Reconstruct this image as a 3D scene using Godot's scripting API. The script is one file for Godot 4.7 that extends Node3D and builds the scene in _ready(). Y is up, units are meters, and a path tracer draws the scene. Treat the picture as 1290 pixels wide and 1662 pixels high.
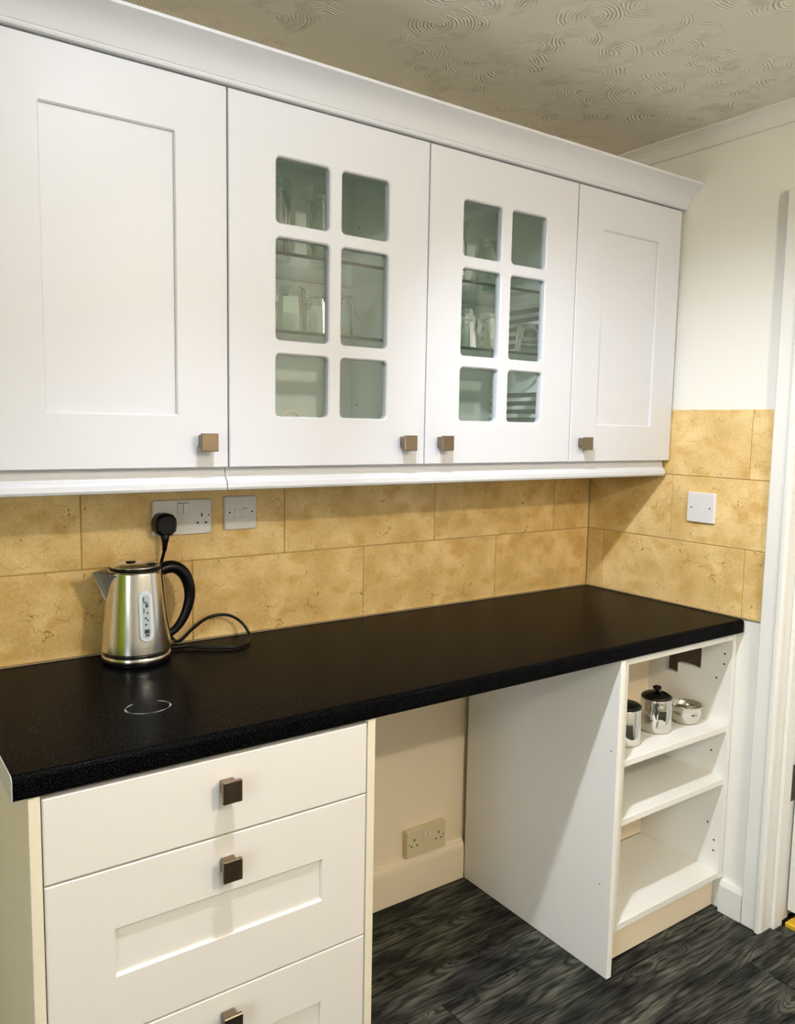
extends Node3D
# A fitted kitchen run along a tiled wall. x to the right (0 = tiled face of the right wall), y up, z out from the tiled back wall (0).

const WT := 0.903          # top of the worktop
const CEIL := 2.315
const L1 := 0.19             # energy of the downlight over the run
const L3 := 2             # energy of the spot head added to brighten the corner
const L4 := 1.6             # energy of the spot head added to brighten the drawers
const L2 := 1.5             # energy of the warm bulb at the back of the room
var M := {}
var taken := {}

# ---------------------------------------------------------------- nodes and metas
func numbered(called: String) -> String:
	if not taken.has(called):
		taken[called] = 0
		return called
	taken[called] += 1
	return "%s_%03d" % [called, taken[called]]

func tag(o: Node, label := "", category := "", group := "", kind := "") -> Node:
	if label: o.set_meta("label", label)
	if category: o.set_meta("category", category)
	if group: o.set_meta("group", group)
	if kind: o.set_meta("kind", kind)
	return o

func thing(called: String, label: String, category: String, at := Vector3.ZERO, group := "") -> Node3D:
	var o := Node3D.new()
	o.name = numbered(called)
	add_child(o)
	o.position = at
	tag(o, label, category, group)
	return o

func new_st() -> SurfaceTool:
	var st := SurfaceTool.new()
	st.begin(Mesh.PRIMITIVE_TRIANGLES)
	st.set_smooth_group(-1)
	return st

func build(st: SurfaceTool, called: String, m: Material, parent: Node = null, at := Vector3.ZERO) -> MeshInstance3D:
	st.generate_normals()
	st.index()
	return put(st.commit(), called, m, parent, at)

func put(mesh: Mesh, called: String, m: Material, parent: Node = null, at := Vector3.ZERO) -> MeshInstance3D:
	var o := MeshInstance3D.new()
	o.mesh = mesh
	o.material_override = m
	if parent == null:
		o.name = numbered(called)
		add_child(o)
	else:
		o.name = called
		parent.add_child(o, true)
	o.position = at
	return o

func structure(o: Node, label: String, category := "") -> Node:
	return tag(o, label, category, "", "structure")

# ---------------------------------------------------------------- shapes
func tri(st: SurfaceTool, a: Vector3, b: Vector3, c: Vector3):
	st.add_vertex(a); st.add_vertex(b); st.add_vertex(c)

func quad(st: SurfaceTool, a: Vector3, b: Vector3, c: Vector3, d: Vector3):
	tri(st, a, b, c); tri(st, a, c, d)

# outward-facing convex helper: orients a quad away from a centre
func quad_out(st: SurfaceTool, a: Vector3, b: Vector3, c: Vector3, d: Vector3, centre: Vector3):
	var n := (c - a).cross(b - a)
	if n.length_squared() < 1e-16: n = (d - a).cross(c - a)
	if n.dot((a + b + c + d) / 4.0 - centre) >= 0: quad(st, a, b, c, d)
	else: quad(st, d, c, b, a)

func tri_out(st: SurfaceTool, a: Vector3, b: Vector3, c: Vector3, centre: Vector3):
	if (c - a).cross(b - a).dot((a + b + c) / 3.0 - centre) >= 0: tri(st, a, b, c)
	else: tri(st, c, b, a)

# box with chamfered edges
func box(st: SurfaceTool, lo: Vector3, hi: Vector3, ch := 0.0):
	var c := (lo + hi) / 2.0
	var h := (hi - lo) / 2.0
	ch = minf(ch, minf(h.x, minf(h.y, h.z)) * 0.9)
	for ax in 3:
		var u := (ax + 1) % 3
		var v := (ax + 2) % 3
		for s in [-1.0, 1.0]:
			var pts := []
			for k in [[-1, -1], [1, -1], [1, 1], [-1, 1]]:
				var p := Vector3.ZERO
				p[ax] = s * h[ax]; p[u] = k[0] * (h[u] - ch); p[v] = k[1] * (h[v] - ch)
				pts.append(c + p)
			quad_out(st, pts[0], pts[1], pts[2], pts[3], c)
	if ch <= 0.0: return
	for ax in 3:      # edges along ax
		var u := (ax + 1) % 3
		var v := (ax + 2) % 3
		for su in [-1.0, 1.0]:
			for sv in [-1.0, 1.0]:
				var q := []
				for k in [[0, -1], [0, 1], [1, 1], [1, -1]]:
					var p := Vector3.ZERO
					p[ax] = k[1] * (h[ax] - ch)
					p[u] = su * (h[u] - (ch if k[0] else 0.0)); p[v] = sv * (h[v] - (0.0 if k[0] else ch))
					q.append(c + p)
				quad_out(st, q[0], q[1], q[2], q[3], c)
	for sx in [-1.0, 1.0]:
		for sy in [-1.0, 1.0]:
			for sz in [-1.0, 1.0]:
				tri_out(st, c + Vector3(sx * h.x, sy * (h.y - ch), sz * (h.z - ch)), c + Vector3(sx * (h.x - ch), sy * h.y, sz * (h.z - ch)), c + Vector3(sx * (h.x - ch), sy * (h.y - ch), sz * h.z), c)

func box_part(called: String, m: Material, parent: Node, lo: Vector3, hi: Vector3, ch := 0.0008) -> MeshInstance3D:
	var st := new_st()
	box(st, lo, hi, ch)
	return build(st, called, m, parent)

# a loose piece (tile, board): mesh about its own middle, so that its grain starts afresh in each
func piece(called: String, m: Material, parent: Node, lo: Vector3, hi: Vector3, ch: float) -> MeshInstance3D:
	var st := new_st()
	var c := (lo + hi) / 2.0
	box(st, lo - c, hi - c, ch)
	return build(st, called, m, parent, c)

# profile [Vector2(r, y)] turned about y; from_a..to_a in degrees
func lathe(st: SurfaceTool, prof: Array, segs := 40, from_a := 0.0, to_a := 360.0, at := Vector3.ZERO):
	for i in segs:
		var a0 := deg_to_rad(lerpf(from_a, to_a, float(i) / segs))
		var a1 := deg_to_rad(lerpf(from_a, to_a, float(i + 1) / segs))
		for k in prof.size() - 1:
			var p: Vector2 = prof[k]
			var q: Vector2 = prof[k + 1]
			var A := at + Vector3(p.x * cos(a0), p.y, p.x * sin(a0))
			var B := at + Vector3(p.x * cos(a1), p.y, p.x * sin(a1))
			var C := at + Vector3(q.x * cos(a1), q.y, q.x * sin(a1))
			var D := at + Vector3(q.x * cos(a0), q.y, q.x * sin(a0))
			if p.x > 1e-6: tri(st, A, C, B) if q.x < 1e-6 else tri(st, A, C, B)
			if q.x > 1e-6: tri(st, A, D, C)

func tube(st: SurfaceTool, pts: Array, radii: Array, segs := 12, squash := 1.0):
	var rings := []
	var n := pts.size()
	var up := Vector3(0.13, 0.31, 0.94).normalized()
	for i in n:
		var d: Vector3 = (pts[mini(i + 1, n - 1)] - pts[maxi(i - 1, 0)]).normalized()
		var s := d.cross(up).normalized()
		var t := s.cross(d).normalized()
		up = t
		var ring := []
		var r: float = radii[i] if i < radii.size() else radii[-1]
		for k in segs:
			var a := TAU * k / segs
			ring.append(pts[i] + s * cos(a) * r + t * sin(a) * r * squash)
		rings.append(ring)
	for i in n - 1:
		for k in segs:
			var k2 := (k + 1) % segs
			quad(st, rings[i][k], rings[i][k2], rings[i + 1][k2], rings[i + 1][k])
	for k in segs:
		var k2 := (k + 1) % segs
		tri(st, pts[0], rings[0][k2], rings[0][k])
		tri(st, pts[n - 1], rings[n - 1][k], rings[n - 1][k2])

func smooth_path(ctrl: Array, each := 8) -> Array:
	var out := []
	for i in ctrl.size() - 1:
		var a: Vector3 = ctrl[maxi(i - 1, 0)]
		var b: Vector3 = ctrl[i]
		var c: Vector3 = ctrl[i + 1]
		var d: Vector3 = ctrl[mini(i + 2, ctrl.size() - 1)]
		for k in each:
			out.append(b.cubic_interpolate(c, a, d, float(k) / each))
	out.append(ctrl[-1])
	return out

# profile in (z, y) swept along x from x0 to x1, ends closed
func sweep_x(st: SurfaceTool, prof: PackedVector2Array, x0: float, x1: float):
	var n := prof.size()
	for i in n:
		var p := prof[i]
		var q := prof[(i + 1) % n]
		quad(st, Vector3(x0, p.y, p.x), Vector3(x1, p.y, p.x), Vector3(x1, q.y, q.x), Vector3(x0, q.y, q.x))
	var ix := Geometry2D.triangulate_polygon(prof)
	for t in range(0, ix.size(), 3):
		for e in [[x0, 0, 1, 2], [x1, 0, 2, 1]]:
			var a := prof[ix[t + e[1]]]
			var b := prof[ix[t + e[2]]]
			var c := prof[ix[t + e[3]]]
			tri(st, Vector3(e[0], a.y, a.x), Vector3(e[0], b.y, b.x), Vector3(e[0], c.y, c.x))

# polygon (x, y) as a plate from z0 to z1 with a chamfered front
func plate(st: SurfaceTool, poly: PackedVector2Array, z0: float, z1: float, ch := 0.0):
	var n := poly.size()
	var c2 := Vector2.ZERO
	for p in poly: c2 += p / n
	var front := PackedVector2Array()
	for p in poly: front.append(p + (c2 - p).normalized() * ch)
	var c := Vector3(c2.x, c2.y, (z0 + z1) / 2)
	for i in n:
		var j := (i + 1) % n
		quad_out(st, Vector3(poly[i].x, poly[i].y, z0), Vector3(poly[j].x, poly[j].y, z0), Vector3(poly[j].x, poly[j].y, z1 - ch), Vector3(poly[i].x, poly[i].y, z1 - ch), c)
		if ch > 0: quad_out(st, Vector3(poly[i].x, poly[i].y, z1 - ch), Vector3(poly[j].x, poly[j].y, z1 - ch), Vector3(front[j].x, front[j].y, z1), Vector3(front[i].x, front[i].y, z1), c)
		tri_out(st, Vector3(front[i].x, front[i].y, z1), Vector3(front[j].x, front[j].y, z1), Vector3(c2.x, c2.y, z1), c)
		tri_out(st, Vector3(poly[i].x, poly[i].y, z0), Vector3(poly[j].x, poly[j].y, z0), Vector3(c2.x, c2.y, z0), c)

func round_rect(x0: float, y0: float, x1: float, y1: float, r: float, k := 6) -> PackedVector2Array:
	var out := PackedVector2Array()
	var cs := [Vector2(x1 - r, y1 - r), Vector2(x0 + r, y1 - r), Vector2(x0 + r, y0 + r), Vector2(x1 - r, y0 + r)]
	for c in 4:
		for i in k + 1:
			var a := PI / 2 * (c + float(i) / k)
			out.append(cs[c] + Vector2(cos(a), sin(a)) * r)
	return out

# a cupboard or drawer front: slab with chamfered rim and sunk (or pierced) openings.
# cells: [[cell rect x0,y0,x1,y1], [opening x0,y0,x1,y1], radius, depth]; depth < 0 pierces the slab
func front(st: SurfaceTool, x0: float, y0: float, x1: float, y1: float, zb: float, zf: float, cells: Array):
	var ch := 0.0018
	var c := Vector3((x0 + x1) / 2, (y0 + y1) / 2, (zb + zf) / 2)
	# rim
	var o := [Vector2(x0, y0), Vector2(x1, y0), Vector2(x1, y1), Vector2(x0, y1)]
	var n := [Vector2(x0 + ch, y0 + ch), Vector2(x1 - ch, y0 + ch), Vector2(x1 - ch, y1 - ch), Vector2(x0 + ch, y1 - ch)]
	for i in 4:
		var j := (i + 1) % 4
		quad_out(st, Vector3(o[i].x, o[i].y, zb), Vector3(o[j].x, o[j].y, zb), Vector3(o[j].x, o[j].y, zf - ch), Vector3(o[i].x, o[i].y, zf - ch), c)
		quad_out(st, Vector3(o[i].x, o[i].y, zf - ch), Vector3(o[j].x, o[j].y, zf - ch), Vector3(n[j].x, n[j].y, zf), Vector3(n[i].x, n[i].y, zf), c)
	var pierced := false
	if cells.is_empty():
		quad_out(st, Vector3(n[0].x, n[0].y, zf), Vector3(n[1].x, n[1].y, zf), Vector3(n[2].x, n[2].y, zf), Vector3(n[3].x, n[3].y, zf), c)
	for cell in cells:
		var C: Array = cell[0]
		var H: Array = cell[1]
		var r: float = cell[2]
		var depth: float = cell[3]
		var k := 8
		var e := 0.003
		var inner := round_rect(H[0], H[1], H[2], H[3], r, k)
		var outer := round_rect(H[0] - e, H[1] - e, H[2] + e, H[3] + e, r + e * 0.7, k)
		var rim := []
		for q in 4:
			for i in k + 1:
				var p := outer[q * (k + 1) + i]
				var X: float = C[2] if q in [0, 3] else C[0]
				var Y: float = C[3] if q in [0, 1] else C[1]
				var along_first: bool = i < k / 2
				var t := Vector2(X, Y)
				if i != k / 2:
					# arcs 0 and 2 leave a vertical side first, arcs 1 and 3 a horizontal one
					if (q % 2 == 0) == along_first: t = Vector2(X, p.y)
					else: t = Vector2(p.x, Y)
				rim.append(t)
		var zi := zf - absf(depth) if depth > 0 else zb
		var m := inner.size()
		var hc := Vector3((H[0] + H[2]) / 2, (H[1] + H[3]) / 2, zf + 0.0)
		for i in m:
			var j := (i + 1) % m
			var away := Vector3(hc.x, hc.y, zf - 1.0)
			quad_out(st, Vector3(rim[i].x, rim[i].y, zf), Vector3(rim[j].x, rim[j].y, zf), Vector3(outer[j].x, outer[j].y, zf), Vector3(outer[i].x, outer[i].y, zf), away)
			quad_in(st, Vector3(outer[i].x, outer[i].y, zf), Vector3(outer[j].x, outer[j].y, zf), Vector3(inner[j].x, inner[j].y, zf - e), Vector3(inner[i].x, inner[i].y, zf - e), hc)
			quad_in(st, Vector3(inner[i].x, inner[i].y, zf - e), Vector3(inner[j].x, inner[j].y, zf - e), Vector3(inner[j].x, inner[j].y, zi), Vector3(inner[i].x, inner[i].y, zi), hc)
			if depth > 0:
				tri_out(st, Vector3(inner[i].x, inner[i].y, zi), Vector3(inner[j].x, inner[j].y, zi), Vector3(hc.x, hc.y, zi), away)
			else:
				quad_out(st, Vector3(rim[i].x, rim[i].y, zb), Vector3(rim[j].x, rim[j].y, zb), Vector3(inner[j].x, inner[j].y, zb), Vector3(inner[i].x, inner[i].y, zb), Vector3(hc.x, hc.y, zb + 1.0))
				pierced = true
	if not pierced:
		quad_out(st, Vector3(x0, y0, zb), Vector3(x1, y0, zb), Vector3(x1, y1, zb), Vector3(x0, y1, zb), c)

func quad_in(st: SurfaceTool, a: Vector3, b: Vector3, c: Vector3, d: Vector3, centre: Vector3):
	var n := (c - a).cross(b - a)
	if n.dot((a + b + c + d) / 4.0 - centre) <= 0: quad(st, a, b, c, d)
	else: quad(st, d, c, b, a)

# ---------------------------------------------------------------- materials
func mat(called: String, c: Color, rough := 0.5, metal := 0.0) -> StandardMaterial3D:
	var m := StandardMaterial3D.new()
	m.resource_name = called
	m.albedo_color = c
	m.roughness = rough
	m.metallic = metal
	M[called] = m
	return m

func rgb8(r: float, g: float, b: float) -> Color:
	return Color(r / 255.0, g / 255.0, b / 255.0)

func noise(s: int, f: float, oct := 3, kind := FastNoiseLite.TYPE_SIMPLEX_SMOOTH) -> FastNoiseLite:
	var n := FastNoiseLite.new()
	n.seed = s
	n.noise_type = kind
	n.frequency = f
	n.fractal_type = FastNoiseLite.FRACTAL_FBM
	n.fractal_octaves = oct
	return n

func texture_from(data: PackedByteArray, w: int, h: int) -> ImageTexture:
	return ImageTexture.create_from_image(Image.create_from_data(w, h, false, Image.FORMAT_RGB8, data))

# polished cream limestone: mottled ground, golden clouds, thin dark veins, pits
func stone_texture() -> ImageTexture:
	var w := 1400
	var h := 700
	var cloud := noise(11, 0.0045, 4)
	var gold := noise(23, 0.0055, 4)
	var fine := noise(31, 0.07, 3)
	var vein := noise(47, 0.0075, 4)
	var vein2 := noise(53, 0.022, 3)
	var gate := noise(61, 0.006, 2)
	var data := PackedByteArray()
	data.resize(w * h * 3)
	var at := 0
	for y in h:
		for x in w:
			var c := cloud.get_noise_2d(x, y)
			var g := gold.get_noise_2d(x, y * 1.3)
			var f := fine.get_noise_2d(x, y)
			var k := gate.get_noise_2d(x, y)
			var v := absf(vein.get_noise_2d(x, y * 1.2) + f * 0.03)
			var v2 := absf(vein2.get_noise_2d(x, y) + f * 0.05)
			var dark := smoothstep(0.016, 0.0, v) * smoothstep(0.08, 0.35, k) * 0.85 + smoothstep(0.024, 0.0, v2) * smoothstep(0.05, 0.4, -k) * 0.3
			var pale := smoothstep(0.02, 0.0, absf(v2 - 0.12)) * smoothstep(0.0, 0.4, k) * 0.35
			dark += smoothstep(0.56, 0.66, f + g * 0.2) * 0.4
			var warm := smoothstep(0.05, 0.6, g) * 0.5
			var r := 230.0 + c * 24.0 + f * 11.0
			var gg := 197.0 + c * 28.0 + f * 12.0
			var b := 132.0 + c * 34.0 + f * 13.0
			r = lerpf(r, 206.0, warm); gg = lerpf(gg, 158.0, warm); b = lerpf(b, 78.0, warm)
			r = lerpf(r, 228.0, pale); gg = lerpf(gg, 212.0, pale); b = lerpf(b, 172.0, pale)
			dark = minf(dark, 0.85)
			r = lerpf(r, 118.0, dark); gg = lerpf(gg, 84.0, dark); b = lerpf(b, 42.0, dark)
			data[at] = int(clampf(r, 0, 255)); data[at + 1] = int(clampf(gg, 0, 255)); data[at + 2] = int(clampf(b, 0, 255))
			at += 3
	return texture_from(data, w, h)

# charcoal oak board: contour grain round knots, streaks along x; colour in rgb
func wood_texture() -> ImageTexture:
	var w := 1400
	var h := 700
	var grain := noise(5, 0.006, 3)
	var streak := noise(7, 0.03, 3)
	var fibre := noise(9, 0.14, 2)
	var patch := noise(13, 0.006, 3)
	var rng := RandomNumberGenerator.new()
	rng.seed = 77
	var knots := []
	for i in 15: knots.append([rng.randf() * w, rng.randf() * h, rng.randf_range(14, 38)])
	var data := PackedByteArray()
	data.resize(w * h * 3)
	var at := 0
	for y in h:
		for x in w:
			var field := grain.get_noise_2d(x * 0.20, y * 1.0) * 1.7 + y * 0.028
			var knot := 0.0
			for k in knots:
				var dx: float = (x - k[0]) * 0.36
				var dy: float = y - k[1]
				var d2: float = dx * dx + dy * dy
				var s: float = k[2]
				if d2 < s * s * 9.0:
					var g := exp(-d2 / (s * s))
					field += g * 3.4
					knot = maxf(knot, exp(-d2 / (s * s * 0.09)))
			var ring := 0.5 + 0.5 * sin(field * 8.0 + fibre.get_noise_2d(x * 0.08, y) * 1.2)
			var s1 := streak.get_noise_2d(x * 0.07, y)
			var f := fibre.get_noise_2d(x * 0.07, y * 2.4)
			var p := patch.get_noise_2d(x * 0.45, y)
			var v := 70.0 - 40.0 * pow(ring, 3.0) * clampf(0.75 + p, 0.1, 1.2) + 24.0 * s1 + 44.0 * f + 58.0 * p
			v = lerpf(v, 20.0, knot * 0.9)
			v = clampf(v, 10, 150)
			var tint := 0.5 + p
			data[at] = int(v * 1.0); data[at + 1] = int(v * (1.0 + 0.015 * tint)); data[at + 2] = int(v * (0.94 - 0.05 * tint))
			at += 3
	return texture_from(data, w, h)

# swirled plaster: overlapping fans of concentric ridges, as a height field
func swirl_texture() -> ImageTexture:
	var w := 1400
	var rng := RandomNumberGenerator.new()
	rng.seed = 2024
	var wob := noise(3, 0.014, 3)
	var hgt := PackedFloat32Array()
	hgt.resize(w * w)
	hgt.fill(0.42)
	for i in 150:
		var cx := rng.randf() * w
		var cy := rng.randf() * w
		var R := rng.randf_range(48, 112)
		var pitch := rng.randf_range(8.5, 12.0)
		var arc0 := rng.randf() * TAU
		var span := rng.randf_range(2.2, 6.2)
		for yy in range(int(cy - R), int(cy + R)):
			for xx in range(int(cx - R), int(cx + R)):
				var dx := xx - cx
				var dy := yy - cy
				var r := sqrt(dx * dx + dy * dy)
				if r > R: continue
				var a := fposmod(atan2(dy, dx) - arc0, TAU)
				if a > span: continue
				var ix := posmod(xx, w)
				var iy := posmod(yy, w)
				var n := wob.get_noise_2d(ix, iy)
				var edge := smoothstep(R, R * 0.8, r) * smoothstep(0.0, 0.25, a) * smoothstep(span, span - 0.25, a)
				var ridge := pow(0.5 + 0.5 * sin(r / pitch * TAU + n * 2.5), 2.0) * clampf(0.55 + n * 1.9, 0.0, 1.0)
				var id := iy * w + ix
				hgt[id] = lerpf(hgt[id], 0.25 + 0.75 * ridge, edge)
	var data := PackedByteArray()
	data.resize(w * w * 3)
	for i in w * w:
		var b := int(clampf(hgt[i], 0, 1) * 255)
		data[i * 3] = b; data[i * 3 + 1] = b; data[i * 3 + 2] = b
	return texture_from(data, w, w)

# black laminate with a fine pale fleck
func laminate_texture() -> ImageTexture:
	var w := 1024
	var fleck := noise(71, 0.16, 2)
	var patch := noise(73, 0.012, 3)
	var rng := RandomNumberGenerator.new()
	rng.seed = 5
	var data := PackedByteArray()
	data.resize(w * w * 3)
	var at := 0
	for y in w:
		for x in w:
			var v := 6.0 + 3.0 * patch.get_noise_2d(x, y) + smoothstep(0.2, 0.7, fleck.get_noise_2d(x, y)) * 36.0
			if rng.randf() < 0.0009: v += 60.0
			data[at] = int(v); data[at + 1] = int(v); data[at + 2] = int(v * 1.02)
			at += 3
	return texture_from(data, w, w)

func triplanar(m: StandardMaterial3D, tex: Texture2D, sc: Vector3, off := Vector3.ZERO):
	m.albedo_texture = tex
	m.uv1_triplanar = true
	m.uv1_world_triplanar = false
	m.uv1_triplanar_sharpness = 8.0
	m.uv1_scale = sc
	m.uv1_offset = off

func make_materials():
	mat("cupboard_front", rgb8(210, 212, 217), 0.42)
	mat("drawer_front", rgb8(226, 222, 214), 0.42)
	mat("carcass", rgb8(240, 238, 230), 0.5)
	mat("glass_tinted_interior", rgb8(226, 240, 231), 0.5)  # carcass white with the green light through the door glass put in
	mat("panel_edge", rgb8(232, 222, 198), 0.5)
	mat("wall_paint", rgb8(239, 237, 228), 0.85)
	mat("cream_paint", rgb8(245, 230, 202), 0.8)
	mat("gloss_paint", rgb8(236, 235, 229), 0.35)
	mat("grout", rgb8(176, 148, 96), 0.9)
	mat("nickel", rgb8(138, 123, 105), 0.28, 1.0)
	var st := mat("steel", rgb8(210, 208, 204), 0.17, 1.0)
	st.anisotropy_enabled = false
	mat("lid_dark_reflection", rgb8(62, 58, 54), 0.16, 1.0)  # lid steel, its dark reflection put into the colour
	mat("satin_steel", rgb8(206, 204, 198), 0.42, 0.85)
	mat("polished_steel", rgb8(214, 212, 206), 0.07, 1.0)
	mat("black_plastic", rgb8(9, 9, 10), 0.32).metallic_specular = 0.35
	mat("dark_gap", rgb8(22, 19, 16), 0.8)
	mat("white_plastic", rgb8(226, 224, 224), 0.35)
	mat("cream_plastic", rgb8(222, 208, 170), 0.4)
	mat("slot", rgb8(30, 24, 18), 0.7)
	mat("gauge_plastic", rgb8(196, 202, 204), 0.3)
	mat("gauge_clear", rgb8(168, 178, 182), 0.15)
	mat("gauge_print", rgb8(32, 40, 46), 0.5)
	mat("glass_edge", rgb8(8, 18, 14), 0.6).metallic_specular = 0.2
	mat("stripe_gap_dark", rgb8(74, 88, 80), 0.5)  # dark between the light stripes, put into a board
	mat("light_stripe", rgb8(226, 236, 230), 0.4)  # pale stripes of light, put into the slat colour
	mat("yellow_lit_threshold", rgb8(232, 188, 52), 0.5)  # yellow hall light put into the floor strip colour
	mat("brass_dark", rgb8(70, 58, 40), 0.4, 0.8)
	mat("scratch", rgb8(150, 150, 148), 0.6)
	mat("etch", rgb8(150, 140, 124), 0.5, 0.6)
	mat("end_strip", rgb8(196, 198, 188), 0.5)
	mat("dust", rgb8(190, 190, 184), 0.9)
	var cur := mat("curtain_lime", rgb8(172, 190, 44), 0.9)
	cur.backlight_enabled = true
	cur.backlight = rgb8(138, 148, 16)
	mat("cut_out_brown", rgb8(84, 68, 52), 0.85)  # dark brown of the sheet behind the cut-out
	var g := mat("pane_glass", Color(0.40, 0.56, 0.47, 0.06), 0.03)
	g.transparency = BaseMaterial3D.TRANSPARENCY_ALPHA
	g = mat("shelf_glass", Color(0.55, 0.75, 0.66, 0.12), 0.03)
	g.transparency = BaseMaterial3D.TRANSPARENCY_ALPHA
	g = mat("window_glass", Color(0.9, 0.95, 0.95, 0.06), 0.02)
	g.transparency = BaseMaterial3D.TRANSPARENCY_ALPHA
	g = mat("tumbler_glass", Color(0.94, 0.98, 0.96, 0.0), 0.0)
	g.transparency = BaseMaterial3D.TRANSPARENCY_ALPHA
	g.refraction_enabled = true
	g.refraction_scale = 0.05
	var lit := mat("lamp_glow", Color(1, 1, 1), 0.5)
	lit.emission_enabled = true
	lit.emission = Color(1.0, 0.96, 0.9)
	lit.emission_energy_multiplier = 2.0
	lit = mat("lamp_glow_warm", Color(1, 1, 1), 0.5)
	lit.emission_enabled = true
	lit.emission = Color(1.0, 0.82, 0.58)
	lit.emission_energy_multiplier = 2.0
	var stone := stone_texture()
	for i in 8:
		var s := mat("limestone_%d" % i, Color(1, 1, 1), 0.38)
		triplanar(s, stone, Vector3(0.95, 1.9, 0.95), Vector3(0.26 + 0.48 * fposmod(i * 0.618, 1.0), 0.21 + 0.58 * fposmod(i * 0.382 + 0.2, 1.0), 0.26 + 0.48 * fposmod(i * 0.618, 1.0)))
	var wood := wood_texture()
	for i in 8:
		var s := mat("charcoal_oak_%d" % i, Color(0.98, 0.98, 0.98).darkened(0.06 * (i % 3)), 0.5)
		triplanar(s, wood, Vector3(0.80, 1.0, 1.9), Vector3(0.49 + 0.02 * fposmod(i * 0.618, 1.0), 0.5, 0.18 + 0.64 * fposmod(i * 0.382, 1.0)))
		s.heightmap_enabled = true
		s.heightmap_texture = wood
		s.heightmap_scale = 0.04
		s.metallic_specular = 0.2
	var lam := mat("black_laminate", Color(1, 1, 1), 0.27)
	triplanar(lam, laminate_texture(), Vector3(1.6, 1.6, 1.6))
	lam.metallic_specular = 0.1
	var cl := mat("swirled_plaster", rgb8(236, 231, 219), 0.6)
	var sw := swirl_texture()
	cl.uv1_triplanar = true
	cl.uv1_world_triplanar = true
	cl.uv1_scale = Vector3(0.8, 0.8, 0.8)
	cl.heightmap_enabled = true
	cl.heightmap_texture = sw
	cl.heightmap_scale = 0.42

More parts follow.
